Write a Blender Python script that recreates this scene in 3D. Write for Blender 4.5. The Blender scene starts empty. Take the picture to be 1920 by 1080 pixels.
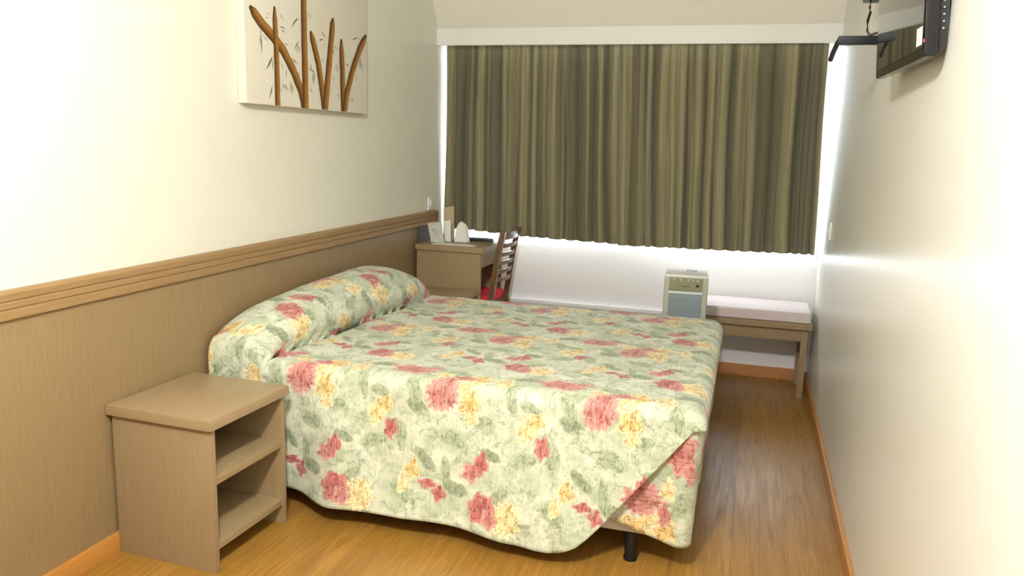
import bpy, bmesh, math, random
from mathutils import Vector, Matrix, noise
random.seed(7)
S = bpy.context.scene
COL = S.collection
PI = math.pi

# ------------------------------------------------------------------ room sizes (metres)
W, D, NEAR, H = 2.40, 5.083, -1.3, 2.62     # right wall x, window wall y, wall behind camera y, ceiling z
FLAT = 4.62                                  # where the ceiling starts to slope down
LAMP = (1.50, 0.50, 2.36)
LAMP_W, SKY, EXPO = 235.0, 9.0, 0.0

# ------------------------------------------------------------------ node helpers
def s2l(c):
    return tuple(((v/12.92) if v <= .04045 else ((v+.055)/1.055)**2.4) for v in [x/255 for x in c]) + (1,)

class NT:
    def __init__(self, nt): self.nt = nt; self.n = nt.nodes; self.l = nt.links
    def node(self, t, **k):
        nd = self.n.new(t)
        for a, v in k.items(): setattr(nd, a, v)
        return nd
    def put(self, sock, v):
        if isinstance(v, bpy.types.NodeSocket): self.l.new(v, sock)
        elif v is not None: sock.default_value = v
    def math(self, op, a, b=None, c=None, clamp=False):
        nd = self.node('ShaderNodeMath', operation=op, use_clamp=clamp)
        self.put(nd.inputs[0], a); self.put(nd.inputs[1], b)
        if c is not None: self.put(nd.inputs[2], c)
        return nd.outputs[0]
    def vmath(self, op, a, b=None, c=None):
        nd = self.node('ShaderNodeVectorMath', operation=op)
        self.put(nd.inputs[0], a)
        if b is not None: self.put(nd.inputs[1], b)
        if c is not None: self.put(nd.inputs[2], c)
        return nd.outputs['Value'] if op in ('LENGTH', 'DOT_PRODUCT', 'DISTANCE') else nd.outputs[0]
    def mix(self, f, a, b, blend='MIX'):
        nd = self.node('ShaderNodeMix', data_type='RGBA', blend_type=blend)
        self.put(nd.inputs['Factor'], f); self.put(nd.inputs[6], a); self.put(nd.inputs[7], b)
        return nd.outputs[2]
    def noise(self, vec, scale, detail=2, rough=.5, dist=0):
        nd = self.node('ShaderNodeTexNoise')
        self.put(nd.inputs['Vector'], vec); nd.inputs['Scale'].default_value = scale
        nd.inputs['Detail'].default_value = detail; nd.inputs['Roughness'].default_value = rough
        nd.inputs['Distortion'].default_value = dist
        return nd
    def map(self, v, a, b, c=0., d=1., mode='LINEAR'):
        nd = self.node('ShaderNodeMapRange', interpolation_type=mode)
        self.put(nd.inputs[0], v)
        for i, x in enumerate((a, b, c, d)): self.put(nd.inputs[i+1], x)
        return nd.outputs[0]
    def coord(self, which='Object', scale=None):
        o = self.node('ShaderNodeTexCoord').outputs[which]
        if scale:
            o = self.vmath('MULTIPLY', o, Vector(scale))
        return o

def material(name, rough=.5, spec=.5, metal=0., color=None, coat=0.):
    m = bpy.data.materials.new(name); m.use_nodes = True
    t = NT(m.node_tree); b = m.node_tree.nodes['Principled BSDF']
    b.inputs['Roughness'].default_value = rough; b.inputs['Metallic'].default_value = metal
    b.inputs['Specular IOR Level'].default_value = spec
    if coat: b.inputs['Coat Weight'].default_value = coat
    if color: b.inputs['Base Color'].default_value = s2l(color)
    return m, t, b

def simple(name, color, rough=.5, spec=.5, metal=0., var=.06, scale=30, bump=0.):
    """a plain colour with a little procedural mottling"""
    m, t, b = material(name, rough, spec, metal)
    n = t.noise(t.coord('Object'), scale, 3)
    c = s2l(color)
    lo = tuple(x*(1-var) for x in c[:3]) + (1,); hi = tuple(min(1, x*(1+var)) for x in c[:3]) + (1,)
    t.put(b.inputs['Base Color'], t.mix(n.outputs[0], lo, hi))
    if bump:
        bp = t.node('ShaderNodeBump'); bp.inputs['Strength'].default_value = bump; bp.inputs['Distance'].default_value = .002
        t.put(bp.inputs['Height'], n.outputs[0]); t.put(b.inputs['Normal'], bp.outputs[0])
    return m

def laminate(name, c1, c2, axis=2, rough=.45, spec=.4):
    m, t, b = material(name, rough, spec)
    sc = [60, 60, 60]; sc[axis] = 3
    n = t.noise(t.coord('Object', sc), 3, 5, .6)
    n2 = t.noise(t.coord('Object'), 3, 2)
    c = t.mix(t.map(n.outputs[0], .3, .7), s2l(c1), s2l(c2))
    c = t.mix(t.math('MULTIPLY', n2.outputs[0], .12), c, s2l((104, 84, 60)))
    t.put(b.inputs['Base Color'], c)
    bp = t.node('ShaderNodeBump'); bp.inputs['Strength'].default_value = .08; bp.inputs['Distance'].default_value = .001
    t.put(bp.inputs['Height'], n.outputs[0]); t.put(b.inputs['Normal'], bp.outputs[0])
    return m

M = {}
M['paint'] = simple('cream_wall_paint', (233, 230, 212), .42, .45, var=.015, scale=6, bump=.05)
M['paint_cool'] = simple('white_wall_paint', (238, 235, 236), .45, .4, var=.015, scale=6, bump=.04)
M['paint_gloss'] = simple('semi_gloss_wall_paint', (228, 226, 216), .28, .5, var=.02, scale=5, bump=.03)
M['ceiling'] = simple('ceiling_paint', (232, 228, 214), .7, .2, var=.02, scale=8)
M['pelmet'] = simple('white_pelmet_paint', (238, 238, 230), .5, .3, var=.02, scale=10)
M['lam'] = laminate('beige_wood_laminate', (144, 122, 90), (156, 133, 100))
M['lam_y'] = laminate('beige_wood_laminate_lengthwise', (146, 124, 90), (158, 135, 100), axis=1)
M['lam_top'] = laminate('beige_laminate_top', (150, 127, 95), (162, 138, 105), axis=1, rough=.35, spec=.5)
M['panel'] = laminate('wall_panel_laminate', (136, 113, 78), (150, 126, 90), axis=2)
M['rail'] = laminate('dado_rail_wood', (142, 112, 72), (160, 130, 88), axis=1)
M['skirting'] = laminate('orange_skirting_wood', (176, 118, 52), (198, 140, 68), axis=1, rough=.35)
M['skirting_x'] = laminate('orange_skirting_wood_across', (180, 124, 76), (200, 144, 94), axis=0, rough=.35)
M['black'] = simple('black_plastic', (14, 15, 17), .35, .5, var=.1)
M['black_metal'] = simple('black_painted_steel', (6, 7, 9), .45, .25, var=.1)
M['gloss_black'] = simple('gloss_black_case', (6, 7, 10), .16, .5, var=.05)
M['white'] = simple('white_plastic', (240, 240, 236), .35, .5, var=.02)
M['paper'] = simple('white_paper', (232, 232, 224), .8, .2, var=.03, scale=40)
M['base_fabric'] = simple('white_bed_base_cloth', (226, 224, 220), .9, .1, var=.04, scale=80)
M['cushion'] = simple('pale_pink_cushion_vinyl', (208, 194, 192), .5, .35, var=.03, scale=20, bump=.1)
M['darkwood'] = laminate('dark_brown_chair_wood', (96, 68, 44), (124, 90, 58), axis=2, rough=.28, spec=.6)
M['red'] = simple('red_seat_fabric', (214, 52, 74), .8, .2, var=.1, scale=120, bump=.2)
M['alu'] = simple('white_window_frame', (228, 230, 228), .4, .4, var=.02)

# floor: laminate boards running towards the window
m, t, b = material('golden_laminate_floor', .3, .5)
co = t.coord('Object')
sw = t.node('ShaderNodeCombineXYZ'); sp = t.node('ShaderNodeSeparateXYZ'); t.put(sp.inputs[0], co)
t.put(sw.inputs[0], sp.outputs[1]); t.put(sw.inputs[1], sp.outputs[0])
br = t.node('ShaderNodeTexBrick'); t.put(br.inputs['Vector'], sw.outputs[0])
br.inputs['Scale'].default_value = 1; br.inputs['Brick Width'].default_value = 1.25; br.inputs['Row Height'].default_value = .096
br.inputs['Mortar Size'].default_value = .0012; br.inputs['Mortar Smooth'].default_value = .6; br.offset = .37
br.inputs['Color1'].default_value = s2l((152, 108, 42)); br.inputs['Color2'].default_value = s2l((168, 124, 54)); br.inputs['Mortar'].default_value = s2l((106, 72, 30))
g = t.noise(t.coord('Object', (26, 1.6, 1)), 2.2, 6, .65, .6)
g2 = t.noise(t.coord('Object', (120, 3, 1)), 2, 4, .6)
c = t.mix(t.map(g.outputs[0], .35, .72), br.outputs[0], s2l((120, 80, 30)))
c = t.mix(t.math('MULTIPLY', t.map(g2.outputs[0], .4, .75), .35), c, s2l((184, 144, 74)))
t.put(b.inputs['Base Color'], c)
t.put(b.inputs['Roughness'], t.map(g.outputs[0], .3, .7, .26, .38))
M['floor'] = m

# curtain: olive cloth, its lengthwise stripes also mimicking the shading of folds (UV u = cloth width in metres)
m, t, b = material('olive_curtain_stripes_and_fold_shade', .75, .25)
uv = t.node('ShaderNodeUVMap').outputs[0]
st = t.noise(t.vmath('MULTIPLY', uv, Vector((1, .012, 0))), 13, 2, .5)
st2 = t.noise(t.vmath('MULTIPLY', uv, Vector((1, .01, 0))), 70, 2, .6)
wv = t.noise(uv, 900, 1)
c = t.mix(t.map(st.outputs[0], .46, .54), s2l((104, 100, 78)), s2l((152, 143, 110)))
c = t.mix(t.math('MULTIPLY', t.map(st2.outputs[0], .5, .62), .45), c, s2l((98, 92, 66)))
c = t.mix(t.math('MULTIPLY', wv.outputs[0], .3), c, s2l((92, 84, 58)))
t.put(b.inputs['Base Color'], c)
b.inputs['Sheen Weight'].default_value = .25
M['curtain'] = m
M['bounce_lining'] = simple('white_bounce_lining', (236, 234, 228), .9, .1, var=.03)

# TV glass, clear glass
m, t, b = material('tv_screen_glass', .06, .5, color=(10, 11, 12)); b.inputs['Coat Weight'].default_value = .6; b.inputs['Coat Roughness'].default_value = .04
M['screen'] = m
m = bpy.data.materials.new('window_glass'); m.use_nodes = True; t = NT(m.node_tree)
t.n.remove(t.n['Principled BSDF'])
tr = t.node('ShaderNodeBsdfTransparent'); gl = t.node('ShaderNodeBsdfGlossy'); gl.inputs['Roughness'].default_value = .02
tr.inputs[0].default_value = (.95, .97, .97, 1)
mx = t.node('ShaderNodeMixShader'); mx.inputs[0].default_value = .06
t.l.new(tr.outputs[0], mx.inputs[1]); t.l.new(gl.outputs[0], mx.inputs[2]); t.l.new(mx.outputs[0], t.n['Material Output'].inputs[0])
M['glass'] = m
m, t, b = material('small_red_lamp', .3, .5, color=(220, 20, 30)); b.inputs['Emission Color'].default_value = (1, .05, .08, 1); b.inputs['Emission Strength'].default_value = 2
M['led'] = m
m, t, b = material('lamp_diffuser', .5, .3, color=(245, 240, 225)); b.inputs['Emission Color'].default_value = (1, .95, .82, 1); b.inputs['Emission Strength'].default_value = 6
M['diffuser'] = m

# ---------------------------------------------------------------- floral cloth
TU, TV = .56, .66
def motif_group():
    g = bpy.data.node_groups.new('flower_motif', 'ShaderNodeTree')
    I = g.interface
    for nm, tp in (('P', 'NodeSocketVector'), ('Center', 'NodeSocketVector'), ('Inv', 'NodeSocketVector'), ('Angle', 'NodeSocketFloat'), ('Petals', 'NodeSocketFloat'), ('Rag', 'NodeSocketFloat'), ('Jit', 'NodeSocketFloat')):
        I.new_socket(nm, in_out='INPUT', socket_type=tp)
    for nm in ('Mask', 'Radius', 'Petal'):
        I.new_socket(nm, in_out='OUTPUT', socket_type='NodeSocketFloat')
    t = NT(g); gi = t.node('NodeGroupInput'); go = t.node('NodeGroupOutput')
    i = gi.outputs
    d = t.vmath('SUBTRACT', i['P'], i['Center'])
    d = t.vmath('WRAP', d, Vector((TU/2, TV/2, 1)), Vector((-TU/2, -TV/2, -1)))
    vr = t.node('ShaderNodeVectorRotate', rotation_type='Z_AXIS'); t.put(vr.inputs['Vector'], d); t.put(vr.inputs['Angle'], i['Angle'])
    d = t.vmath('MULTIPLY', vr.outputs[0], i['Inv'])
    r = t.vmath('LENGTH', d)
    sp = t.node('ShaderNodeSeparateXYZ'); t.put(sp.inputs[0], d)
    a = t.math('ARCTAN2', sp.outputs[1], sp.outputs[0])
    ph = t.math('ADD', t.math('MULTIPLY', a, i['Petals']), t.math('MULTIPLY', i['Jit'], 5.0))
    sn = t.math('SINE', ph)
    jit = t.math('MULTIPLY', t.math('SUBTRACT', i['Jit'], .5), .5)
    edge = t.math('ADD', t.math('ADD', 1., t.math('MULTIPLY', sn, i['Rag'])), jit)
    q = t.math('DIVIDE', r, t.math('MAXIMUM', edge, .2))
    mask = t.map(q, .84, 1.05, 1., 0., 'SMOOTHSTEP')
    # concentric petal rims, shifted round the flower
    pt = t.math('SINE', t.math('ADD', t.math('MULTIPLY', q, 13.), t.math('MULTIPLY', t.math('SINE', t.math('ADD', t.math('MULTIPLY', a, 3.), t.math('MULTIPLY', q, 9.))), 1.8)))
    pt = t.math('ADD', t.math('MULTIPLY', pt, .5), .5)
    t.put(go.inputs['Mask'], mask); t.put(go.inputs['Radius'], q); t.put(go.inputs['Petal'], pt)
    return g
MG = motif_group()

m, t, b = material('floral_bedspread_cloth', .6, .35)
uv = t.node('ShaderNodeUVMap').outputs[0]
nz = t.noise(uv, 26, 3, .6)
dis = t.vmath('MULTIPLY', t.vmath('SUBTRACT', nz.outputs['Color'], Vector((.5, .5, .5))), Vector((.022, .022, 0)))
P = t.vmath('ADD', uv, dis)
jit = t.noise(uv, 60, 3, .7).outputs[0]
soft = t.noise(t.vmath('ADD', uv, Vector((3.1, 1.7, 0))), 9, 4, .65, .6).outputs[0]
soft2 = t.noise(t.vmath('ADD', uv, Vector((7.3, 2.2, 0))), 17, 4, .7, 1.2).outputs[0]
streak = t.noise(t.vmath('MULTIPLY', uv, Vector((140, 16, 1))), 1, 4, .7).outputs[0]
c = t.mix(t.map(soft, .38, .60), s2l((214, 215, 194)), s2l((178, 186, 158)))
c = t.mix(t.math('MULTIPLY', t.map(soft2, .50, .66), .65), c, s2l((144, 152, 124)))
c = t.mix(t.math('MULTIPLY', t.map(soft2, .42, .30), .6), c, s2l((216, 216, 190)))
def stamp(c, x, y, rx, ry, cols, petals=7, rag=.12, ang=0., alpha=1., grow=1.14):
    rx *= grow; ry *= grow
    g = t.node('ShaderNodeGroup'); g.node_tree = MG
    t.put(g.inputs['P'], P); g.inputs['Center'].default_value = (x, y, 0); g.inputs['Inv'].default_value = (1/rx, 1/ry, 1)
    g.inputs['Angle'].default_value = ang; g.inputs['Petals'].default_value = petals; g.inputs['Rag'].default_value = rag
    t.put(g.inputs['Jit'], jit)
    dark, mid, light = [s2l(k) for k in cols]
    k = t.mix(t.map(g.outputs['Radius'], .1, .95), mid, light)
    k = t.mix(t.math('MULTIPLY', t.map(g.outputs['Petal'], .66, .95), .85), k, dark)
    k = t.mix(t.math('MULTIPLY', t.map(streak, .52, .70), .55), k, light)
    f = g.outputs['Mask'] if alpha == 1 else t.math('MULTIPLY', g.outputs['Mask'], alpha)
    return t.mix(f, c, k)
LEAF = ((92, 104, 74), (138, 150, 118), (172, 182, 150)); LEAFD = ((70, 80, 56), (106, 118, 88), (140, 152, 118)); LEAFP = ((128, 142, 114), (186, 196, 170), (212, 218, 196))
RED = ((144, 62, 64), (176, 100, 98), (210, 148, 140)); RED2 = ((128, 46, 52), (162, 78, 80), (196, 122, 116))
YEL = ((164, 116, 52), (212, 178, 108), (232, 212, 156)); YELP = ((184, 142, 76), (222, 198, 138), (236, 224, 182))
for a in [(.90, 2.44, .042, .026, LEAFD, .4), (.92, 2.40, .036, .028, LEAFP, -.5), (.88, 2.50, .045, .024, LEAF, .9), (1.14, 2.41, .04, .025, LEAF, -.6), (1.20, 2.44, .045, .028, LEAFP, .3),
          (1.24, 2.50, .05, .022, LEAF, 1.2), (1.04, 2.34, .05, .03, LEAF, .2), (1.13, 2.35, .045, .03, LEAFP, .9), (.84, 2.33, .05, .025, LEAF, 1.3), (1.30, 2.30, .05, .028, LEAF, -.4),
          (.94, 2.26, .045, .02, LEAFD, .7), (1.02, 2.22, .055, .018, LEAF, 1.4), (.86, 2.13, .05, .03, LEAF, .5), (.93, 2.12, .04, .026, LEAFP, -.7), (1.06, 2.17, .04, .024, LEAFD, .1),
          (1.22, 2.16, .05, .024, LEAF, -1.0), (1.29, 2.20, .045, .026, LEAFP, .8), (1.00, 2.62, .05, .026, LEAF, .2), (1.25, 2.63, .045, .024, LEAFD, -.3), (.90, 2.66, .045, .02, LEAF, .6),
          (1.10, 2.68, .05, .026, LEAFP, 1.1), (1.18, 2.30, .035, .02, LEAFD, .2), (.97, 2.30, .035, .016, LEAFP, -1.2), (1.31, 2.48, .035, .02, LEAF, .1)]:
    c = stamp(c, a[0], a[1], a[2], a[3], a[4], 2, .10, a[5], .8 if a[4] is not LEAFP else .5)
for a in [(1.09, 2.575, .036, .034, YEL, 5, .18), (1.185, 2.57, .028, .036, YELP, 4, .18), (1.055, 2.53, .026, .030, YELP, 4, .15), (1.09, 2.47, .032, .042, YEL, 5, .16), (1.10, 2.42, .022, .022, YELP, 5, .2),
          (1.255, 2.095, .048, .050, YELP, 15, .14), (.895, 2.215, .024, .030, YEL, 4, .25), (.86, 2.16, .016, .03, YELP, 3, .2), (1.30, 2.40, .026, .040, YELP, 4, .2), (1.335, 2.435, .024, .026, YEL, 5, .2), (.95, 2.58, .03, .02, YELP, 6, .3)]:
    c = stamp(c, *a, grow=1.3)
for a in [(.987, 2.50, .056, .060, RED, 17, .10), (1.035, 2.575, .040, .020, RED, 4, .2), (1.165, 2.115, .048, .050, RED2, 6, .10), (1.195, 2.085, .026, .032, RED, 5, .14), (1.118, 2.235, .034, .030, RED, 5, .2),
          (1.150, 2.268, .022, .034, RED2, 4, .2), (1.000, 2.145, .022, .026, RED2, 4, .25), (1.360, 2.350, .024, .034, RED2, 5, .2), (.815, 2.615, .072, .044, RED, 6, .14), (.890, 2.645, .030, .018, RED, 4, .2), (.955, 2.175, .030, .016, RED2, 4, .2)]:
    c = stamp(c, *a)
c = t.mix(t.math('MULTIPLY', t.map(streak, .48, .72), .35), c, s2l((228, 228, 204)))
vo = t.node('ShaderNodeTexVoronoi', feature='DISTANCE_TO_EDGE'); vo.inputs['Scale'].default_value = 17
t.put(vo.inputs['Vector'], t.vmath('ADD', P, t.vmath('MULTIPLY', dis, Vector((1.2, 1.2, 0)))))
ln = t.math('MULTIPLY', t.map(vo.outputs['Distance'], .012, .045, 1., 0.), t.map(soft2, .44, .60))
c = t.mix(t.math('MULTIPLY', ln, .5), c, s2l((108, 116, 84)))
c = t.mix(t.math('MULTIPLY', t.map(streak, .44, .30), .30), c, s2l((132, 138, 108)))
t.put(b.inputs['Base Color'], c)
bp = t.node('ShaderNodeBump'); bp.inputs['Strength'].default_value = .25; bp.inputs['Distance'].default_value = .004
wr = t.noise(t.vmath('MULTIPLY', uv, Vector((1, 1, 0))), 14, 4, .6, .4)
t.put(bp.inputs['Height'], t.math('ADD', wr.outputs[0], t.math('MULTIPLY', streak, .15))); t.put(b.inputs['Normal'], bp.outputs[0])
b.inputs['Sheen Weight'].default_value = .15
M['floral'] = m

# ------------------------------------------------------------------ object helpers
def tag(o, label=None, cat=None, group=None, kind=None):
    for k, v in (('label', label), ('category', cat), ('group', group), ('kind', kind)):
        if v: o[k] = v
    return o

def link(name, me, mat, parent=None, loc=(0, 0, 0)):
    o = bpy.data.objects.new(name, me); COL.objects.link(o); o.location = loc
    if mat:
        for mm in (mat if isinstance(mat, (list, tuple)) else [mat]): me.materials.append(mm)
    if parent: o.parent = parent
    return o

def thing(name, loc, label, cat, group=None, rz=0):
    o = bpy.data.objects.new(name, None); COL.objects.link(o)
    o.location = loc; o.rotation_euler = (0, 0, rz); o.empty_display_size = .1
    return tag(o, label, cat, group)

def add_box(bm, x0, x1, y0, y1, z0, z1, bevel=0., seg=2):
    r = bmesh.ops.create_cube(bm, size=1)
    vs = r['verts']
    for v in vs:
        v.co = Vector((x0+(v.co.x+.5)*(x1-x0), y0+(v.co.y+.5)*(y1-y0), z0+(v.co.z+.5)*(z1-z0)))
    if bevel:
        es = {e for v in vs for e in v.link_edges}
        bmesh.ops.bevel(bm, geom=list(es), offset=bevel, segments=seg, affect='EDGES', profile=.7)

def to_mesh(name, bm, smooth=True):
    bmesh.ops.recalc_face_normals(bm, faces=bm.faces)
    me = bpy.data.meshes.new(name); bm.to_mesh(me); bm.free()
    if smooth:
        for p in me.polygons: p.use_smooth = True
        me.set_sharp_from_angle(angle=math.radians(35))
    return me

def box(name, b, mat, parent=None, bevel=.002, loc=(0, 0, 0), seg=2):
    bm = bmesh.new(); add_box(bm, *b, bevel=bevel, seg=seg)
    return link(name, to_mesh(name, bm), mat, parent, loc)

def boxes(name, bs, mat, parent=None, bevel=.002):
    bm = bmesh.new()
    for q in bs: add_box(bm, *q, bevel=bevel)
    return link(name, to_mesh(name, bm), mat, parent)

def prism(name, pts, axis, a0, a1, mat, parent=None, bevel=0.):
    """outline (2-D points) extruded along an axis; pts are given in the other two axes in x,y,z order"""
    bm = bmesh.new()
    def mk(p, a):
        q = list(p); q.insert('xyz'.index(axis), a); return bm.verts.new(q)
    A = [mk(p, a0) for p in pts]; B = [mk(p, a1) for p in pts]
    bm.faces.new(A); bm.faces.new(B[::-1]); n = len(pts)
    for i in range(n): bm.faces.new((A[i], A[(i+1) % n], B[(i+1) % n], B[i]))
    if bevel:
        bmesh.ops.bevel(bm, geom=list(bm.edges), offset=bevel, segments=2, affect='EDGES')
    return link(name, to_mesh(name, bm), mat, parent)

def tube(bm, pts, r, seg=10):
    pts = [Vector(p) for p in pts]; rings = []
    up = Vector((0, 0, 1))
    for i, p in enumerate(pts):
        d = (pts[min(i+1, len(pts)-1)] - pts[max(i-1, 0)]).normalized()
        a = d.cross(up)
        if a.length < 1e-3: a = d.cross(Vector((1, 0, 0)))
        a.normalize(); b2 = d.cross(a).normalized()
        rr = r[i] if isinstance(r, (list, tuple)) else r
        rings.append([bm.verts.new(p + (a*math.cos(2*PI*k/seg) + b2*math.sin(2*PI*k/seg))*rr) for k in range(seg)])
    for A, B in zip(rings, rings[1:]):
        for k in range(seg): bm.faces.new((A[k], A[(k+1) % seg], B[(k+1) % seg], B[k]))
    bm.faces.new(rings[0]); bm.faces.new(rings[-1][::-1])

def tubes(name, lst, mat, parent=None):
    bm = bmesh.new()
    for pts, r in lst: tube(bm, pts, r)
    return link(name, to_mesh(name, bm), mat, parent)

def ss(a, b, x):
    u = max(0., min(1., (x-a)/(b-a))); return u*u*(3-2*u)
def lerp_tab(tab, x):
    if x <= tab[0][0]: return tab[0][1]
    for (a, p), (b2, q) in zip(tab, tab[1:]):
        if x <= b2: return p + (q-p)*(x-a)/(b2-a)
    return tab[-1][1]
def smooth_tab(tab, x):
    if x <= tab[0][0]: return tab[0][1]
    for (a, p), (b2, q) in zip(tab, tab[1:]):
        if x <= b2:
            u = (x-a)/(b2-a); u = u*u*(3-2*u); return p + (q-p)*u
    return tab[-1][1]

# ------------------------------------------------------------------ the room
def struct(o, label): return tag(o, label, kind='structure')
TH = .12
struct(box('floor', (-TH, W+TH, NEAR-TH, D+.3, -.08, 0), M['floor'], bevel=0), 'golden wood laminate floor of boards running to the window')
struct(box('wall_left', (-TH, 0, NEAR-TH, D+.3, 0, H), M['paint'], bevel=0), 'cream painted wall behind the bed head, above brown panelling')
struct(box('wall_right', (W, W+TH, NEAR-TH, D+.3, 0, H), M['paint_gloss'], bevel=0), 'bare white semi gloss wall that carries the television')
struct(box('wall_near', (0, W, NEAR-TH, NEAR, 0, H), M['panel'], bevel=0), 'unseen wall behind the viewer, made brown to dim the bounce')  # brown chosen for this unseen wall to cut the fill light
WZ0, WZ1 = .735, 2.06
struct(boxes('wall_back', [(0, W, D, D+.14, 0, WZ0), (0, W, D, D+.14, WZ1, H)], M['paint_cool'], bevel=0), 'white wall under and over the curtained window')
struct(box('ceiling', (-TH, W+TH, NEAR-TH, FLAT, H, H+.1), M['ceiling'], bevel=0), 'plain ceiling of the room')
# slope from the ceiling down to the pelmet
struct(prism('ceiling_slope', [(FLAT-.02, H), (4.905, 2.095), (4.905, 2.135), (4.985, 2.135), (4.99, 2.26), (FLAT+.06, H+.09), (FLAT-.02, H+.09)], 'x', -.0, W, M['ceiling']), 'ceiling slope coming down over the window')
struct(box('trim_3', (0, W, 4.885, 4.907, 1.995, 2.098), M['pelmet'], bevel=.002), 'long white pelmet board over the curtains')
# panelling on the bed wall
struct(box('trim_1', (0, .018, NEAR, 4.86, 0, .88), M['panel'], bevel=.001), 'brown wood laminate panelling behind the bed')
prof = [(.0, .868), (.026, .868), (.030, .872), (.030, .895), (.026, .899), (.030, .903), (.030, .918), (.026, .922), (.030, .926), (.031, .944), (.024, .952), (0, .952)]
bm = bmesh.new()
A = [bm.verts.new((p[0], NEAR, p[1])) for p in prof]; B = [bm.verts.new((p[0], 4.872, p[1])) for p in prof]
for i in range(len(prof)): bm.faces.new((A[i], A[(i+1) % len(prof)], B[(i+1) % len(prof)], B[i]))
bm.faces.new(A); bm.faces.new(B[::-1])
struct(link('trim_2', to_mesh('trim_2', bm), M['rail']), 'grooved wood rail on top of the brown panelling')
struct(box('baseboard_left', (.018, .034, NEAR, 4.86, 0, .068), M['skirting'], bevel=.004), 'orange wood skirting under the brown panelling')
struct(box('baseboard_right', (W-.016, W, NEAR, D-.02, 0, .066), M['skirting'], bevel=.004), 'orange wood skirting along the bare white wall')
struct(box('baseboard_back', (.03, W-.016, D-.018, D, 0, .072), M['skirting_x'], bevel=.004), 'orange wood skirting under the window')
struct(box('trim_4', (.45, 1.66, D-.03, D, .345, .372), M['paint_cool'], bevel=.003), 'thin white ledge on the wall behind the bed, below the window')
# window
fr = boxes('window_1', [(.0, .05, D+.07, D+.12, WZ0, WZ1), (W-.05, W, D+.07, D+.12, WZ0, WZ1), (.05, W-.05, D+.07, D+.12, WZ0, WZ0+.02), (.05, W-.05, D+.07, D+.12, WZ1-.05, WZ1), (W/2-.03, W/2+.03, D+.07, D+.12, WZ0+.02, WZ1-.05)], M['alu'])
struct(fr, 'wide window hidden behind the olive curtains')
box('pane', (.05, W-.05, D+.092, D+.098, WZ0+.02, WZ1-.05), M['glass'], fr, bevel=0)

# ------------------------------------------------------------------ curtains
def curtain(x0t, x1t, x0b, x1b, hem, seed, label, ybase, side):
    rnd = random.Random(seed)
    wdt = x1t-x0t; NX, NZ = 420, 40
    # irregular folds: a list of fold widths gives the phase
    edges = [0.]
    while edges[-1] < wdt: edges.append(edges[-1] + rnd.uniform(.04, .115))
    amps = [rnd.uniform(.55, 1.15) for _ in edges]
    ph2 = rnd.uniform(0, 6)
    me = bpy.data.meshes.new('curtain'); vs = []; fs = []; uvs = []
    ztop = 2.032
    cum = 0; prev = None
    rows = []
    for i in range(NX+1):
        s = wdt*i/NX
        k = max(j for j in range(len(edges)) if edges[j] <= s + 1e-9); k = min(k, len(edges)-2)
        u = (s-edges[k])/(edges[k+1]-edges[k])
        fold = (.9-1.9*max(0., math.sin(PI*u))**.75) * amps[k]
        fold2 = .35*math.sin(s*97+ph2) + .25*math.sin(s*151+1)
        if prev is not None: cum += min(math.hypot(wdt/NX, (fold-prev)*.022), .012)
        prev = fold
        rows.append((i/NX, fold, fold2, cum))
    for j in range(NZ+1):
        w = j/NZ
        for (q, fold, fold2, cm) in rows:
            xt = x0t+(x1t-x0t)*q; xb = x0b+(x1b-x0b)*q
            zb = lerp_tab(hem, xb) + .0015*fold
            z = ztop + (zb-ztop)*w
            x = xt + (xb-xt)*(w**1.15) + .006*math.sin(w*3+q*17)*math.sin(PI*w)
            am = (.011 + .013*ss(0, .25, w))
            am *= .25 + .75*ss(0, .07, (1-q if side > 0 else q)*wdt)
            y = ybase + am*fold + .006*fold2*(1-.6*w) + .004*noise.noise(Vector((x*9, z*2.2, seed)))
            vs.append((x, y, z)); uvs.append((cm+seed*3.7, z))
    n = NX+1
    for j in range(NZ):
        for i in range(NX): fs.append((j*n+i, j*n+i+1, (j+1)*n+i+1, (j+1)*n+i))
    me.from_pydata(vs, [], fs)
    ul = me.uv_layers.new(name='UVMap')
    for lp in me.loops: ul.data[lp.index].uv = uvs[lp.vertex_index]
    for p in me.polygons: p.use_smooth = True
    o = link('curtain', me, M['curtain']); tag(o, label, 'curtain', 'olive window curtains')
    # unseen white layer added behind the cloth to bounce window light
    me2 = bpy.data.meshes.new('bounce_lining'); me2.from_pydata([(x, y+.007, z+(.02 if z < 1 else 0)) for x, y, z in vs], [], fs)
    for p in me2.polygons: p.use_smooth = True
    l = link('bounce_lining', me2, M['bounce_lining'], o); l['label'] = 'unseen white layer added to bounce window light'
    # stitched bottom hem
    hv = []; hf = []
    for i in range(n):
        x, y, z = vs[NZ*n+i]; 
        for dy, dz in ((-.0035, -.001), (-.0035, .055), (.003, .055), (.003, -.001)): hv.append((x, y+dy, z+dz))
    me3 = bpy.data.meshes.new('hem')
    for i in range(n-1):
        for k in range(4): hf.append((i*4+k, i*4+(k+1) % 4, (i+1)*4+(k+1) % 4, (i+1)*4+k))
    me3.from_pydata(hv, [], hf); u3 = me3.uv_layers.new(name='UVMap')
    for lp in me3.loops:
        vi = lp.vertex_index//4; u3.data[lp.index].uv = (uvs[NZ*n+vi][0], hv[lp.vertex_index][2])
    link('hem', me3, M['curtain'], o)
    return o
curtain(.022, 1.205, .012, 1.258, [(.012, .836), (.57, .803), (1.23, .790)], 3, 'olive striped curtain panel hanging behind the desk and chair', 4.994, 1)
curtain(1.150, 2.340, 1.206, 2.366, [(1.21, .788), (1.8, .796), (2.37, .806)], 8, 'olive striped curtain panel hanging above the cooler and bench', 4.962, -1)

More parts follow.
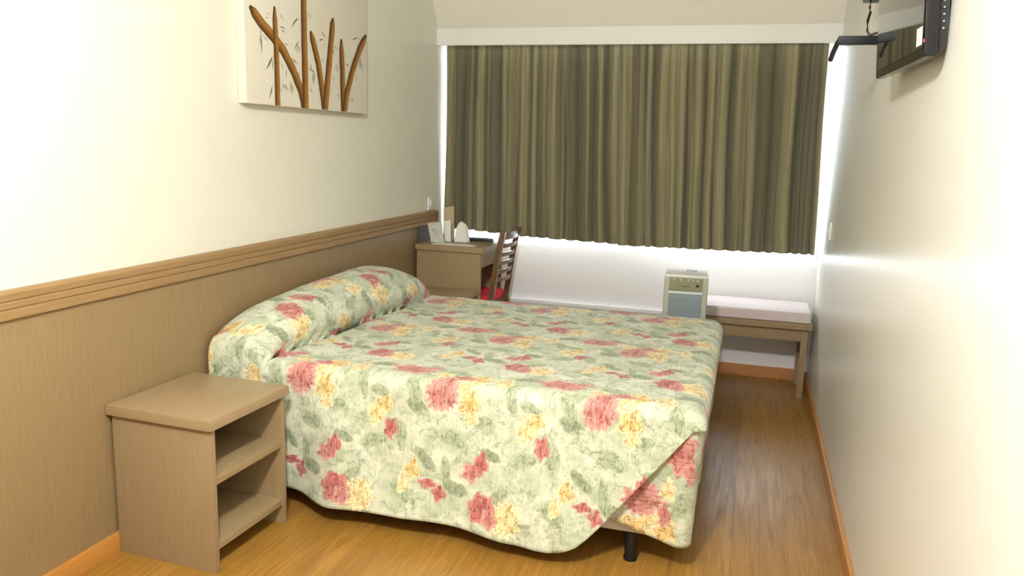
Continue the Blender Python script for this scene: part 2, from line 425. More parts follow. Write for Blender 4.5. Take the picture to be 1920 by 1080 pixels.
# ------------------------------------------------------------------ nightstands
def nightstand(loc, rz, label):
    r = thing('nightstand', loc, label, 'nightstand', 'beige bedside nightstands', rz)
    w, d, h = .415, .42, .52      # out from the wall, along the wall, height
    box('top', (0, w, 0, d, h-.033, h), M['lam_top'], r, .0025)
    box('side_panel', (.012, w-.012, .014, .034, 0, h-.033), M['lam'], r, .0015)
    box('side_panel', (.012, w-.012, d-.034, d-.014, 0, h-.033), M['lam'], r, .0015)
    box('back_panel', (.014, .026, .034, d-.034, .06, h-.033), M['lam'], r, .001)
    box('shelf', (.026, w-.016, .034, d-.034, .295, .325), M['lam_y'], r, .0015)
    box('shelf', (.026, w-.016, .034, d-.034, .072, .095), M['lam_y'], r, .0015)
    return r
nightstand((.0215, 2.005, 0), -.035, 'beige open-shelf nightstand standing free, between the viewer and the floral bed')
nightstand((.036, 4.045, 0), 0, 'beige nightstand mostly hidden behind the pillow, in front of the desk')

# ------------------------------------------------------------------ bed
bed = thing('bed', (0, 0, 0), 'double bed with white base and black feet under the floral bedspread', 'bed')
box('base', (.07, 1.805, 2.538, 3.92, .105, .33), M['base_fabric'], bed, .012)
box('mattress', (.06, 1.835, 2.550, 3.92, .33, .515), M['base_fabric'], bed, .04, seg=4)
for x, y in ((1.684, 2.558), (.945, 2.58), (.2, 2.58), (1.69, 3.88), (.945, 3.88), (.2, 3.88)):
    bm = bmesh.new(); tube(bm, [(x, y, 0), (x, y, .012), (x, y, .014), (x, y, .106)], [.024, .024, .021, .026], 16)
    link('foot', to_mesh('foot', bm), M['black'], bed)

HPIL = [(2.47, .0), (2.52, .055), (2.60, .115), (2.72, .158), (2.85, .172), (3.05, .183), (3.3, .190), (3.5, .196), (3.68, .188), (3.82, .155), (3.90, .11), (3.95, .055), (3.985, .0)]
def pil(x, y):
    hp = lerp_tab(HPIL, y)
    # soften the table
    hp = (lerp_tab(HPIL, y-.04) + 2*hp + lerp_tab(HPIL, y+.04))/4
    xc = lerp_tab([(2.4, .27), (2.7, .285), (3.37, .325), (4.0, .35)], y) + .006*math.sin(y*9)
    xm = .15
    if x >= xm:
        u = (x-xm)/(xc-xm)
        f = (1-u**3)**.52 if u < 1 else 0.
        f -= .11*math.exp(-((x-xc-.006)/.014)**2)
    else:
        f = 1 - .28*((xm-x)/(xm-.04))**2
    return hp*f
def over(x, y):
    """the pillow front bulges out over the crease"""
    hp = lerp_tab(HPIL, y); xc = lerp_tab([(2.4, .27), (2.7, .285), (3.37, .325), (4.0, .35)], y) + .006*math.sin(y*9)
    u = (x-.15)/(xc-.15)
    if u <= .4 or u >= 1.15: return 0.
    if u < 1: return .042*(hp/.2)*ss(.4, .85, u)*(1-ss(.93, 1.0, u)*1.2)
    return -.0075*(hp/.2)*(1-ss(1., 1.15, u))
def flare(x, l):
    k = .25 + .75*ss(.42, .62, x)
    return k*.085*(l/.43)**1.15
ZT = .562
def zhem(x):
    return smooth_tab([(0, .13), (.30, .095), (.60, .075), (.80, .075), (1.0, .078), (1.30, .060), (1.42, .050), (1.47, .056)], x) if x < 1.47 else lerp_tab([(1.47, .056), (1.515, .075), (1.55, .108), (1.60, .165), (1.72, .315), (1.80, .415), (1.875, .513), (1.95, .53)], x)
xs = []
x = .042
while x < .40: xs.append(x); x += .0075
while x < 1.84: xs.append(x); x += .018
xs += [1.845 + .055*math.sin(a*PI/16) for a in range(0, 9)]
RE = .05; YE = 2.56; YF = 3.955
def col_points(x):
    """cross-section from the far hem over the top to the near hem"""
    pts = []
    foot = max(0., x-1.845); dz = .055-math.sqrt(max(0, .055**2-foot**2))
    def wr(x, y): return .004*noise.noise(Vector((x*5, y*5, 0))) + .0022*noise.noise(Vector((x*17, y*17, 3)))
    for k in range(8):                       # far drape
        z = .14 + (ZT-.05-.14)*k/8
        pts.append((x-.07*(1-k/8)*ss(1.6, 1.88, x), YF+.05+.014*(1-k/8)+.006*math.sin(x*11)*(1-k/8), z-dz))
    for k in range(6):
        a = PI/2*k/6; pts.append((x, YF+.05*math.cos(a), ZT-.05+.05*math.sin(a)-dz + pil(x, YF)*math.sin(a)))
    n = 110
    for k in range(n+1):
        y = YF + (YE-YF)*k/n
        pts.append((x + over(x, y), y, ZT + pil(x, y) + wr(x, y) - dz))
    pe = pil(x, YE)
    zh = min(.505, zhem(x))
    for k in range(1, 9):
        a = PI/2*k/8
        bl = pe*(max(0., math.cos(a))**.8)
        pts.append((x, YE-RE*math.sin(a) - .02*(pe/.1)*math.sin(2*a)*.5, ZT-RE+RE*math.cos(a) + bl - dz*(1-k/10) + wr(x, YE)*(1-k/8)))
    L = (ZT-RE)-zh; nl = 40
    for k in range(1, nl+1):
        l = L*k/nl
        am = min(1, l/.3)
        y = YE-RE - flare(x, l)
        y += am*(.010*math.sin(x*7.5+.6) + .006*math.sin(x*17+l*4) + .004*noise.noise(Vector((x*14, l*6, 5))))*(.3+.7*ss(.42, .62, x))
        # crease where the cloth is tucked round the pillow
        y += .014*math.exp(-((x-.285-.05*l)/.016)**2)*math.exp(-l/.2)
        pts.append((x, y, ZT-RE-l - dz*.2*(1-k/nl)))
    return pts
cols = [col_points(x) for x in xs]
def grid_mesh(name, cols, uvf):
    n = len(cols[0]); vs = [p for c in cols for p in c]; fs = []
    for i in range(len(cols)-1):
        for j in range(n-1): fs.append((i*n+j, (i+1)*n+j, (i+1)*n+j+1, i*n+j+1))
    me = bpy.data.meshes.new(name); me.from_pydata(vs, [], fs)
    ul = me.uv_layers.new(name='UVMap'); uv = uvf(cols, n)
    for lp in me.loops: ul.data[lp.index].uv = uv[lp.vertex_index]
    for p in me.polygons: p.use_smooth = True
    return me
def dist(a, b): return math.sqrt(sum((p-q)**2 for p, q in zip(a, b)))
def uv_main(cols, n):
    # v: arc length along each cross-section measured from the near top edge; u: arc length measured from the foot
    je = 8+6+110
    out = [None]*(len(cols)*n)
    us = [[0]*n for _ in cols]
    for j in range(n):
        us[-1][j] = cols[-1][j][0]
        for i in range(len(cols)-2, -1, -1):
            jj = min(j, je+4)
            us[i][j] = us[i+1][j] - dist(cols[i][jj], cols[i+1][jj])
    for i, c in enumerate(cols):
        v = [0]*n; v[je] = YE
        for j in range(je-1, -1, -1): v[j] = v[j+1] + dist(c[j], c[j+1])
        for j in range(je+1, n): v[j] = v[j-1] - dist(c[j], c[j-1])
        for j in range(n): out[i*n+j] = (us[i][j], v[j])
    return out
spread = link('bedspread', grid_mesh('bedspread', cols, uv_main), M['floral'])
tag(spread, 'pale green floral bedspread with red and yellow flowers covering bed and pillow', 'bedspread')
md = spread.modifiers.new('thick', 'SOLIDIFY'); md.thickness = .009; md.offset = -1
# panel hanging over the foot of the bed and folded round the near corner, behind the side panel
path = []
for k in range(26): path.append((1.46 + (1.845-1.46)*k/26, 2.524))
for k in range(9):
    a = PI/2*k/8; path.append((1.845+.05*math.sin(a), 2.570-.05*math.cos(a)))
for k in range(1, 50): path.append((1.895, 2.570+(YF-2.57)*k/49))
cumq = [0]
for a, b2 in zip(path, path[1:]): cumq.append(cumq[-1]+math.hypot(a[0]-b2[0], a[1]-b2[1]))
fcols = []
for k, (px, py) in enumerate(path):
    q = cumq[k]; c = []
    nx, ny = (0, -1) if k < 26 else (1, 0)
    if 26 <= k < 35: a = PI/2*(k-26)/8; nx, ny = math.sin(a), -math.cos(a)
    zh = lerp_tab([(1.46, .25), (1.60, .178), (1.72, .132), (1.83, .10)], px) if k < 30 else lerp_tab([(2.5, .098), (2.7, .115), (4.0, .12)], py)
    zt = .522
    for j in range(31):
        w = j/30; l = (zt-zh)*w
        off = .012*w + .008*w*math.sin(q*14+.5) + .004*w*noise.noise(Vector((q*12, l*6, 9)))
        off += .014*w*(1-ss(22, 34, k)) - .040*w*ss(26, 34, k)
        c.append((px+nx*off, py+ny*off, zt-l))
    fcols.append(c)
def uv_foot(cols, n):
    out = []
    for k, c in enumerate(cols):
        for j in range(n): out.append((.717 + (c[0][2]-c[j][2]), 2.24 + cumq[k]))
    return out
foot = link('foot_panel', grid_mesh('foot_panel', fcols, uv_foot), M['floral'], spread)
md = foot.modifiers.new('thick', 'SOLIDIFY'); md.thickness = .008; md.offset = -1

# ------------------------------------------------------------------ desk
DY0, DY1, DH = 4.50, 4.955, .775
desk = thing('desk', (0, 0, 0), 'beige laminate writing desk in the corner by the window', 'desk')
box('top', (.034, .475, DY0-.012, DY1, DH-.036, DH), M['lam_top'], desk, .0025)
box('side_panel', (.040, .455, DY0, DY0+.022, 0, DH-.036), M['lam'], desk, .0015)
box('side_panel', (.040, .455, DY1-.03, DY1-.008, 0, DH-.036), M['lam'], desk, .0015)
box('back_panel', (.044, .058, DY0+.022, DY1-.03, .30, DH-.036), M['lam'], desk, .001)
dr = box('drawer', (.075, .462, DY0+.03, DY1-.04, DH-.125, DH-.042), M['lam_y'], desk, .002)
# things on the desk
def card(name, pts, th, mat, label, cat, back=None):
    """thin folded sheet: quad given by its four corners"""
    bm = bmesh.new(); p = [Vector(q) for q in pts]; n = (p[1]-p[0]).cross(p[3]-p[0]).normalized()*th
    A = [bm.verts.new(q) for q in p]; B = [bm.verts.new(q+n) for q in p]
    bm.faces.new(A); bm.faces.new(B[::-1])
    for i in range(4): bm.faces.new((A[i], A[(i+1) % 4], B[(i+1) % 4], B[i]))
    o = link(name, to_mesh(name, bm, False), mat); return tag(o, label, cat)
tz = DH+.0005
# grey printed leaflet, folded as a tent and leaning over
lf = card('leaflet', [(.093, 4.60, tz), (.182, 4.60, tz+.002), (.140, 4.655, .900), (.044, 4.655, .886)], .002, simple('grey_leaflet_paper', (196, 196, 182), .8, .2, var=.12, scale=60), 'grey printed leaflet leaning back at the bed end of the desk', 'leaflet')
bars = [(.2, .75, .62, .66), (.2, .62, .50, .53), (.2, .7, .40, .43), (.2, .55, .30, .33), (.68, .82, .72, .86)]
def on_card(p, u, v): 
    p = [Vector(q) for q in p]; return (p[0]*(1-u)+p[1]*u)*(1-v) + (p[3]*(1-u)+p[2]*u)*v
def printing(parent, pts, bars, mat, off=(0, -.0012, .0004)):
    bm = bmesh.new()
    for u0, u1, v0, v1 in bars:
        q = [on_card(pts, *uvp)+Vector(off) for uvp in ((u0, v0), (u1, v0), (u1, v1), (u0, v1))]
        q2 = [a+Vector((0, .0008, 0)) for a in q]
        A = [bm.verts.new(a) for a in q]; B = [bm.verts.new(a) for a in q2]
        bm.faces.new(A); bm.faces.new(B[::-1])
        for i in range(4): bm.faces.new((A[i], A[(i+1) % 4], B[(i+1) % 4], B[i]))
    return link('print', to_mesh('print', bm, False), mat, parent)
M['ink'] = simple('grey_print_ink', (140, 140, 132), .8, .2)
M['ink_dark'] = simple('dark_print_ink', (60, 66, 66), .8, .2)
M['ink_yellow'] = simple('yellow_print_ink', (222, 214, 70), .8, .2)
printing(lf, [(.093, 4.60, tz), (.182, 4.60, tz+.002), (.140, 4.655, .900), (.044, 4.655, .886)], bars, M['ink'])
wp = [(.150, 4.69, tz), (.190, 4.69, tz), (.170, 4.735, .905), (.124, 4.735, .897)]
wc = card('card', wp, .002, M['paper'], 'small white card with yellow top edge standing behind the leaflet', 'card')
printing(wc, wp, [(0, 1, .93, 1)], M['ink_yellow']); printing(wc, wp, [(.55, 1, .50, .66)], M['ink_dark'])
tp = [(.098, 4.80, tz), (.172, 4.80, tz), (.140, 4.875, .985), (.066, 4.875, .968)]
card('folder', tp, .006, simple('tan_card', (186, 168, 134), .7, .2, var=.04), 'tall tan folder leaning in the corner, behind the cards on the desk', 'folder')
gp = [(.037, 4.53, tz), (.037, 4.74, tz), (.033, 4.72, .87), (.033, 4.54, .875)]
card('dark_sheet', gp, .004, simple('dark_grey_sheet', (70, 70, 62), .6, .3, var=.1), 'dark grey sheet standing against the panelling, at the desk edge by the leaflet', 'folder')  # thin dark grey sheet upright against the panelling
# white rounded folded card
bm = bmesh.new()
N = 14; prof_ = []
for k in range(N+1):
    a = PI*k/N; prof_.append((math.cos(a)*.5, max(0., math.sin(a))**.8))
for side in (0, 1):
    y0 = 4.70 + .028*side
    A = []; B = []
    for (u, v) in prof_:
        lean = (1 if side == 0 else -1)*.010*v
        xx = .252 + (u*.078 if side == 0 else u*.074) + .012*side; zz = tz + v*(.128 if side == 0 else .118)
        A.append(bm.verts.new((xx, y0+lean, zz))); B.append(bm.verts.new((xx, y0+lean+.003, zz)))
    bm.faces.new(A); bm.faces.new(B[::-1])
    for i in range(N+1): bm.faces.new((A[i], A[(i+1) % (N+1)], B[(i+1) % (N+1)], B[i]))
add_box(bm, .23, .285, 4.703, 4.731, tz, tz+.003)
rc = link('tent_card', to_mesh('tent_card', bm, False), M['paper']); tag(rc, 'white round-topped double card standing upright on the desk', 'card')
# remote
rem = thing('remote_control', (.345, 4.80, DH+.0005), 'slim black remote control lying on the desk between white card and chair', 'remote control', rz=.15)
box('body', (-.09, .09, -.022, .022, 0, .019), M['black'], rem, .005)
boxes('buttons', [(-.07+.022*i, -.058+.022*i, -.012+.014*j, -.004+.014*j, .019, .022) for i in range(6) for j in range(2)], simple('dark_rubber', (40, 42, 42), .6, .3), rem, .0008)
card('flat_sheet', [(.13, 4.515, tz), (.40, 4.515, tz), (.40, 4.585, tz), (.13, 4.585, tz)], .0012, M['paper'], 'flat white sheet lying on the desk edge, in front of the cards', 'paper')  # thin white sheet flat on the desk edge

# ------------------------------------------------------------------ chair (faces the desk, back towards the room)
ch = thing('chair', (.515, 4.75, 0), 'dark wood ladder-back chair with red seat tucked in at the desk', 'chair')
def bar(name, pts, w, d, mat, parent):
    """square-section bar swept along points: w along y, d along x"""
    bm = bmesh.new(); rings = []
    for p in pts: rings.append([bm.verts.new((p[0]+sx*d/2, p[1]+sy*w/2, p[2])) for sx, sy in ((-1, -1), (1, -1), (1, 1), (-1, 1))])
    for A, B in zip(rings, rings[1:]):
        for k in range(4): bm.faces.new((A[k], A[(k+1) % 4], B[(k+1) % 4], B[k]))
    bm.faces.new(rings[0]); bm.faces.new(rings[-1][::-1])
    return link(name, to_mesh(name, bm), mat, parent)
CW = .165
def ux(z): return -.018 + (max(0, z-.42)*.135) + max(0, z-.7)*.06 + (max(0, .4-z)*.12)
for sy in (-1, 1):
    bar('back_post', [(ux(z), sy*CW, z) for z in (0, .2, .42, .5, .6, .7, .8, .868)], .026, .034, M['darkwood'], ch)
    bar('front_leg', [(-.36, sy*(CW-.01), 0), (-.36, sy*(CW-.01), .415)], .03, .03, M['darkwood'], ch)
    box('side_rail', (-.35, -.05, sy*(CW-.014)-.01, sy*(CW-.014)+.01, .365, .41), M['darkwood'], ch)
def slat(zc, hgt, name):
    bm = bmesh.new(); rings = []
    for k in range(13):
        q = -1+2*k/12; bow = .032*(1-q*q); y = q*(CW-.008)
        rings.append([bm.verts.new((ux(z)+bow+dx, y, z)) for z, dx in ((zc-hgt/2, -.006), (zc-hgt/2, .006), (zc+hgt/2, .006), (zc+hgt/2, -.006))])
    for A, B in zip(rings, rings[1:]):
        for k in range(4): bm.faces.new((A[k], A[(k+1) % 4], B[(k+1) % 4], B[k]))
    bm.faces.new(rings[0]); bm.faces.new(rings[-1][::-1])
    link(name, to_mesh(name, bm), M['darkwood'], ch)
slat(.842, .05, 'top_rail')
for zc in (.778, .724, .670, .616, .562): slat(zc, .024, 'slat')
bm = bmesh.new(); add_box(bm, -.385, -.035, -.166, .166, .41, .46, .018, 4)
s_ = link('seat', to_mesh('seat', bm), M['red'], ch); s_['label'] = 'red padded seat'
boxes('seat_frame', [(-.37, -.03, -CW+.012, CW-.012, .375, .409)], M['darkwood'], ch)

# ------------------------------------------------------------------ air cooler
ac = thing('air_cooler', (1.692, 4.26, 0), 'upright grey portable air cooler standing beyond the bed', 'air cooler', rz=.07)
M['cooler'] = simple('cooler_case_plastic', (176, 175, 158), .4, .4, var=.03)
M['cooler_grey'] = simple('cooler_grille_plastic', (134, 144, 148), .4, .4, var=.06)
M['cooler_ctrl'] = simple('cooler_control_plastic', (134, 132, 104), .4, .4, var=.05)
bm = bmesh.new(); add_box(bm, -.112, .112, -.10, .13, .03, .745, .022, 4)
link('case', to_mesh('case', bm), M['cooler'], ac)
bm = bmesh.new()
add_box(bm, -.086, .084, -.107, -.099, .09, .655, .002)
for k in range(43): add_box(bm, -.082, .080, -.111, -.106, .10+k*.0126, .107+k*.0126)
g_ = link('grille', to_mesh('grille', bm), M['cooler_grey'], ac); g_['label'] = 'blue grey louvred grille'
box('control_panel', (-.086, .084, -.108, -.099, .672, .738), M['cooler_ctrl'], ac, .003)
tc = box('whitened_top', (-.108, .108, -.094, .126, .741, .749), M['white'], ac, .003); tc['label'] = 'top whitened for the window light on it'  # top coloured white to mimic window light overexposing it
box('visor', (-.088, .086, -.117, -.106, .654, .668), simple('glossy_visor', (200, 208, 208), .12, .6), ac, .003)
for kx in (-.062, -.028, .012, .035, .058):
    bm = bmesh.new(); tube(bm, [(kx, -.107, .727), (kx, -.112, .727)], .006, 12); link('button', to_mesh('button', bm), M['cooler'], ac)
bm = bmesh.new(); tube(bm, [(.058, -.107, .700), (.058, -.113, .700)], .0075, 14); link('sensor', to_mesh('sensor', bm), M['black'], ac)
box('badge', (-.02, .018, -.1092, -.107, .691, .696), simple('badge_grey', (80, 82, 66), .4, .4), ac, .0005)
boxes('top_vent', [(.0+.014*i, .009+.014*i, .06, .09, .7495, .754) for i in range(4)], M['cooler_grey'], ac)
for sx in (-.09, .09):
    for sy in (-.07, .09):
        bm = bmesh.new(); tube(bm, [(sx-.012, sy, .017), (sx+.012, sy, .017)], .017, 14); add_box(bm, sx-.006, sx+.006, sy-.01, sy+.01, .02, .036); link('caster', to_mesh('caster', bm), M['black'], ac)


# ------------------------------------------------------------------ bench under the window
bn = thing('bench', (0, 0, 0), 'low beige wooden bench with pale cushion under the window', 'bench')
BX0, BX1, BY0, BY1 = 1.56, 2.376, 4.675, 5.045
box('cushion', (BX0+.01, BX1-.012, BY0+.008, BY1-.005, .442, .505), M['cushion'], bn, .014, seg=4)
box('top', (BX0, BX1, BY0, BY1, .405, .441), M['lam'], bn, .0025)
box('apron', (BX0+.03, BX1-.028, BY0+.03, BY0+.05, .333, .405), M['lam'], bn, .0015)
box('apron', (BX0+.03, BX1-.028, BY1-.05, BY1-.03, .333, .405), M['lam'], bn, .0015)
for a in (BX0+.02, BX1-.055):
    for b2 in (BY0+.025, BY1-.06): box('leg', (a, a+.035, b2, b2+.035, 0, .405), M['lam'], bn, .002)

# ------------------------------------------------------------------ television, its arm and cable
tv = thing('television', (2.335, 2.44, 1.86), 'black flat television fixed high on the bare white wall', 'television', rz=.035)
# local axes: x out of the wall is -x, y along the wall; screen tilted a little down
tilt = bpy.data.objects
TW, THh = .315, .235
def tvp(p):  # tilt about the y axis: the bottom edge moves towards the wall
    a = .06; x, y, z = p; return (x*math.cos(a) - z*math.sin(a), y, z*math.cos(a) + x*math.sin(a))
def tvmesh(name, bs, mat, bevel, seg=3, taper=None):
    bm = bmesh.new()
    for q in bs: add_box(bm, *q, bevel=bevel, seg=seg)
    for v in bm.verts:
        if taper: v.co = Vector(taper(v.co))
        v.co = Vector(tvp(v.co))
    return link(name, to_mesh(name, bm), mat, tv)
bz = .034
tvmesh('bezel', [(-.012, .016, -TW, TW, -THh, THh)], M['gloss_black'], .007)
tvmesh('screen', [(-.0145, -.010, -TW+.016, TW-.016, -THh+.022, THh-.022)], M['screen'], .0008)
def tap(c):
    k = max(0, (c.x-.030)/.016); return (c.x, c.y*(1-.10*k), c.z*(1-.14*k))
tvmesh('back_case', [(.015, .046, -TW+.006, TW-.006, -THh+.006, THh-.006)], M['gloss_black'], .006, taper=tap)
for k in range(6): 
    zz = -.172+.0156*k; tvmesh('button', [(.0245, .0285, -TW+.0045, -TW+.012, zz-.002, zz+.002)], simple('pale_button_plastic', (150, 154, 152), .4, .4) if k == 0 else bpy.data.materials['pale_button_plastic'], .0008)
tvmesh('power_light', [(-.0135, -.011, -TW+.006, -TW+.012, -THh+.034, -THh+.041)], M['led'], .0005)
st = tvmesh('white_patch', [(-.0155, -.0140, -TW+.022, -TW+.075, -THh+.030, -THh+.072)], M['paper'], .0003); st['label'] = 'small white patch'  # small white rectangle at the lower near corner of the screen
tvmesh('mount_plate', [(.046, .0555, -.1, .1, -.1, .1)], M['black_metal'], .001)
arm = thing('wall_bracket', (W, 2.95, 1.765), 'black bent steel bracket sticking out of the wall just beyond the television', 'bracket')
box('arm', (-.178, -.006, -.012, .012, -.014, .014), M['black_metal'], arm, .002)
bm = bmesh.new()
P0 = [(-.178, -.012, .014), (-.166, -.012, .014), (-.166, .012, -.016), (-.178, .012, -.016)]
tube(bm, [(-.170, .0, .006), (-.171, .10, .002), (-.172, .22, -.012), (-.173, .30, -.03)], .009, 8)
link('bent_end', to_mesh('bent_end', bm), M['black_metal'], arm)
box('wall_plate', (-.008, -.0005, -.03, .03, -.05, .05), M['black_metal'], arm, .001)
cb = tubes('antenna_cable', [([(2.392, 3.20, 2.05), (2.36, 3.22, 1.99), (2.345, 3.26, 1.945), (2.342, 3.245, 1.915), (2.342, 3.21, 1.895), (2.342, 3.265, 1.872), (2.342, 3.25, 1.835), (2.343, 3.17, 1.81), (2.36, 3.0, 1.80), (2.385, 2.72, 1.80)], .0045)], M['black'])
tag(cb, 'thin black cable looping along the wall behind the television', 'cable')
box('connector', (2.325, 2.395, 3.255, 3.335, 1.945, 2.03), M['black'], cb, .004)

# ------------------------------------------------------------------ picture on the bed wall
pic = thing('canvas_picture', (0, 3.32, 1.525), 'unframed canvas picture of brown bamboo stalks on the cream wall', 'picture')
PW, PH = .52, .80
box('canvas', (.001, .040, -PW, PW, 0, PH), simple('canvas_cloth', (222, 216, 198), .8, .15, var=.03, scale=90), pic, .003)
CZ = Vector((1.9853, 0, 1.3975))
# stalks: (points along the stalk as y,z on the canvas face, width)
def st_(lst): return lst
STALKS = [
    ([(-0.485, 0.373), (-0.407, 0.32), (-0.329, 0.279), (-0.255, 0.233), (-0.179, 0.157), (-0.117, 0.074), (-0.09, 0.0)], 0.05),
    ([(-0.313, 0.401), (-0.308, 0.277), (-0.304, 0.154), (-0.304, 0.0)], 0.038),
    ([(-0.087, 0.506), (-0.085, 0.464), (-0.086, 0.32), (-0.084, 0.175), (-0.084, -0.003)], 0.049),
    ([(-0.033, 0.34), (0.004, 0.268), (0.032, 0.206), (0.064, 0.087), (0.083, 0.003)], 0.047),
    ([(0.17, 0.426), (0.158, 0.353), (0.136, 0.247), (0.112, 0.132), (0.088, 0.003)], 0.049),
    ([(0.247, 0.341), (0.255, 0.207), (0.259, 0.1), (0.265, 0.003)], 0.048),
    ([(0.508, 0.393), (0.433, 0.312), (0.359, 0.206), (0.299, 0.092), (0.274, 0.004)], 0.047),
]
m, t, b = material('painted_bamboo_brown', .7, .2)
uvn = t.node('ShaderNodeUVMap').outputs[0]; sp = t.node('ShaderNodeSeparateXYZ'); t.put(sp.inputs[0], uvn)
cc = t.mix(t.map(sp.outputs[0], .0, .45), s2l((54, 34, 14)), s2l((136, 92, 38)))
cc = t.mix(t.map(sp.outputs[0], .45, .75), cc, s2l((168, 124, 60))); cc = t.mix(t.map(sp.outputs[0], .85, 1.), cc, s2l((122, 76, 26)))
nn = t.noise(t.coord('Object'), 60, 3)
cc = t.mix(t.math('MULTIPLY', t.map(nn.outputs[0], .4, .7), .4), cc, s2l((112, 70, 24)))
cc = t.mix(t.map(sp.outputs[1], .93, 1.), cc, s2l((40, 26, 16)))
t.put(b.inputs['Base Color'], cc); M['bamboo'] = m
vs = []; fs = []; uvs = []
for si, (pts, wd) in enumerate(STALKS):
    # resample smoothly
    fine = []
    for (a, b2) in zip(pts, pts[1:]):
        for k in range(8): fine.append((a[0]+(b2[0]-a[0])*k/8, a[1]+(b2[1]-a[1])*k/8))
    fine.append(pts[-1]); n = len(fine); xoff = .0412+.0003*si
    base = len(vs)
    for k, (yy, zz) in enumerate(fine):
        a = fine[max(0, k-2)]; c2 = fine[min(n-1, k+2)]; dx, dz = c2[0]-a[0], c2[1]-a[1]; L = math.hypot(dx, dz)
        nx, nz = -dz/L, dx/L
        w = wd*(min(1, .30+k*.22) if k < 4 else 1)*(.92+.10*k/n)
        if k == n-1 or zz < .006: nz = 0; nx = 1 if nx > 0 else -1
        node_ = 1+.03*math.sin(k*1.1)
        for sgn in (-1, 1):
            vs.append((xoff, yy+sgn*nx*w/2*node_, max(.0005, zz+sgn*nz*w/2*node_)))
            uvs.append(((0 if (sgn*nx) < 0 else 1), 1-k/(n-1)))
    for k in range(n-1): fs.append((base+2*k, base+2*k+1, base+2*k+3, base+2*k+2))
me = bpy.data.meshes.new('painted_stalks'); me.from_pydata(vs, [], fs); ul = me.uv_layers.new(name='UVMap')
for lp in me.loops: ul.data[lp.index].uv = uvs[lp.vertex_index]
link('painted_stalks', me, M['bamboo'], pic)
# painted leaves: zoomed picture position (from the left edge / bottom, in metres on the canvas), length, angle
bm = bmesh.new()
rl = random.Random(4)
LV = [(-0.414, 0.305, -0.414, 0.264), (-0.409, 0.282, -0.411, 0.198), (-0.401, 0.279, -0.386, 0.263), (-0.394, 0.271, -0.364, 0.252), (-0.417, 0.276, -0.421, 0.232), (-0.274, 0.38, -0.246, 0.354), (-0.373, 0.362, -0.353, 0.367), (-0.378, 0.348, -0.354, 0.347), (-0.277, 0.325, -0.234, 0.324), (-0.269, 0.314, -0.23, 0.306), (-0.332, 0.202, -0.375, 0.147), (-0.336, 0.197, -0.35, 0.168), (-0.334, 0.192, -0.333, 0.138), (-0.345, 0.178, -0.384, 0.142), (-0.245, 0.262, -0.211, 0.257), (-0.274, 0.183, -0.254, 0.15), (-0.234, 0.161, -0.234, 0.118), (-0.19, 0.208, -0.141, 0.186), (-0.142, 0.155, -0.12, 0.133), (-0.203, 0.112, -0.199, 0.054), (-0.19, 0.108, -0.187, 0.046), (-0.273, 0.096, -0.24, 0.066), (-0.256, 0.098, -0.218, 0.065), (-0.278, 0.082, -0.267, 0.05), (-0.337, 0.087, -0.365, 0.021), (-0.128, 0.291, -0.171, 0.238), (-0.133, 0.276, -0.149, 0.231), (-0.125, 0.267, -0.126, 0.231), (-0.125, 0.386, -0.171, 0.351), (-0.143, 0.379, -0.19, 0.33), (-0.054, 0.416, -0.036, 0.395), (-0.035, 0.419, -0.021, 0.395), (0.062, 0.355, 0.102, 0.325), (0.04, 0.31, 0.086, 0.32), (0.086, 0.308, 0.106, 0.287), (-0.047, 0.183, 0.001, 0.158), (-0.027, 0.2, -0.043, 0.164), (-0.008, 0.182, -0.001, 0.113), (-0.019, 0.161, -0.011, 0.102), (-0.05, 0.099, -0.017, 0.066), (0.063, 0.24, 0.083, 0.211), (0.169, 0.292, 0.179, 0.257), (0.18, 0.304, 0.213, 0.282), (0.161, 0.167, 0.182, 0.137), (0.211, 0.224, 0.183, 0.195), (0.217, 0.219, 0.199, 0.175), (0.279, 0.279, 0.29, 0.253), (0.284, 0.231, 0.336, 0.225), (0.361, 0.353, 0.421, 0.371), (0.427, 0.372, 0.439, 0.357), (0.444, 0.28, 0.437, 0.213), (0.45, 0.27, 0.462, 0.204), (0.395, 0.187, 0.412, 0.153), (0.334, 0.078, 0.327, 0.042), (0.345, 0.079, 0.369, 0.044), (0.214, 0.087, 0.221, 0.055), (0.219, 0.082, 0.197, 0.069), (0.143, 0.103, 0.137, 0.066)]
for (y0, z0, y1, z1) in LV:
    dy, dz = y1-y0, z1-z0; L = math.hypot(dy, dz); w = .055+.02*rl.random()
    p = [(y0, z0), (y0+dy*.45-dz*w, z0+dz*.45+dy*w), (y1, z1), (y0+dy*.45+dz*w, z0+dz*.45-dy*w)]
    bm.faces.new([bm.verts.new((.0409, q[0], max(.002, q[1]))) for q in p])
link('painted_leaves', to_mesh('painted_leaves', bm, False), simple('painted_leaf_grey', (128, 118, 84), .7, .2, var=.35, scale=8), pic)

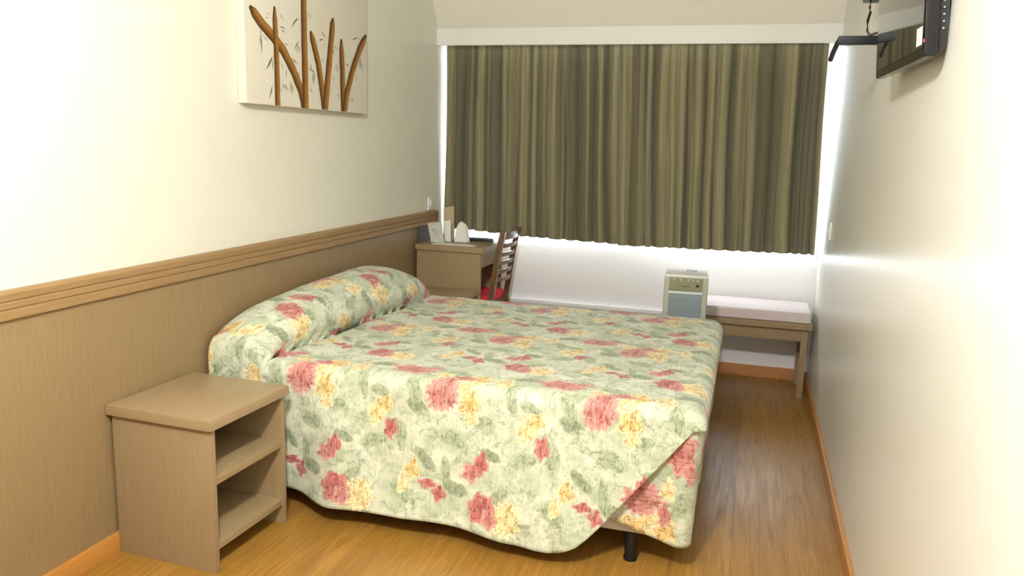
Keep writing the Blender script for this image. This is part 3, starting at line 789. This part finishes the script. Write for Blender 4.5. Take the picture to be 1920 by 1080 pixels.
# ------------------------------------------------------------------ plates on the walls
sw1 = thing('switch_plate', (0, 4.79, 1.0), 'white switch plate on the cream wall just above the panelling, by the curtain', 'switch', 'white wall plates')
box('plate', (.0005, .012, -.035, .035, -.04, .04), M['white'], sw1, .002); box('rocker', (.012, .016, -.014, .014, -.022, .022), M['white'], sw1, .001)
sw2 = thing('switch_plate', (W, 4.46, .995), 'white switch plate on the bare wall, above the bench beside the curtain', 'switch', 'white wall plates')
box('plate', (-.012, -.0005, -.035, .035, -.045, .045), M['white'], sw2, .002); box('rocker', (-.016, -.012, -.014, .014, -.022, .022), M['white'], sw2, .001)
so = thing('socket_plate', (W, 1.76, .435), 'white socket plate low on the bare wall near the viewer', 'socket', 'white wall plates')
box('plate', (-.012, -.0005, -.06, .06, -.04, .04), M['white'], so, .002); box('outlet', (-.015, -.012, -.022, .022, -.018, .018), M['white'], so, .001)

# ------------------------------------------------------------------ ceiling lamp and daylight
cl = thing('ceiling_lamp', (LAMP[0], LAMP[1], H), 'round white ceiling lamp above the viewer', 'ceiling lamp')
bm = bmesh.new(); tube(bm, [(0, 0, -.03), (0, 0, 0)], .16, 32); link('base_plate', to_mesh('base_plate', bm), M['white'], cl)
bm = bmesh.new(); tube(bm, [(0, 0, -.075), (0, 0, -.06), (0, 0, -.03)], [.10, .145, .15], 32); link('diffuser', to_mesh('diffuser', bm), M['diffuser'], cl)
ld = bpy.data.lights.new('ceiling_lamp_light', 'POINT'); ld.energy = LAMP_W; ld.color = (.97, .99, 1.0); ld.shadow_soft_size = .09
lo = bpy.data.objects.new('ceiling_lamp_light', ld); COL.objects.link(lo); lo.location = LAMP
pd = bpy.data.lights.new('window_portal', 'AREA'); pd.shape = 'RECTANGLE'; pd.size = W; pd.size_y = WZ1-WZ0; pd.cycles.is_portal = True
po = bpy.data.objects.new('window_portal', pd); COL.objects.link(po); po.location = (W/2, D+.20, (WZ0+WZ1)/2); po.rotation_euler = (-PI/2, 0, 0)

w = bpy.data.worlds.new('daylight'); S.world = w; w.use_nodes = True
bg = w.node_tree.nodes['Background']; bg.inputs[0].default_value = (.86, .93, 1.0, 1); bg.inputs[1].default_value = SKY

# ------------------------------------------------------------------ camera
f = 1492.765; yaw, pitch, roll = .2868, -.1797, .0291
cy, sy, cp, sp_ = math.cos(yaw), math.sin(yaw), math.cos(pitch), math.sin(pitch)
fwd = Vector((-sy*cp, cy*cp, sp_)); right = Vector((cy, sy, 0)); up = right.cross(fwd)
R = right*math.cos(roll) + up*math.sin(roll); U = up*math.cos(roll) - right*math.sin(roll)
cd = bpy.data.cameras.new('camera'); cam = bpy.data.objects.new('camera', cd); COL.objects.link(cam)
mt = Matrix((R, U, -fwd)).transposed().to_4x4(); mt.translation = (1.9853, 0, 1.3975); cam.matrix_world = mt
cd.sensor_width = 36; cd.lens = f*36/1920; cd.clip_start = .02
S.camera = cam
S.cycles.max_bounces = 7; S.cycles.diffuse_bounces = 3; S.cycles.glossy_bounces = 3; S.cycles.transmission_bounces = 4

S.view_settings.view_transform = 'Standard'; S.view_settings.look = 'None'
S.view_settings.exposure = EXPO; S.view_settings.gamma = 1
S.view_settings.use_curve_mapping = False
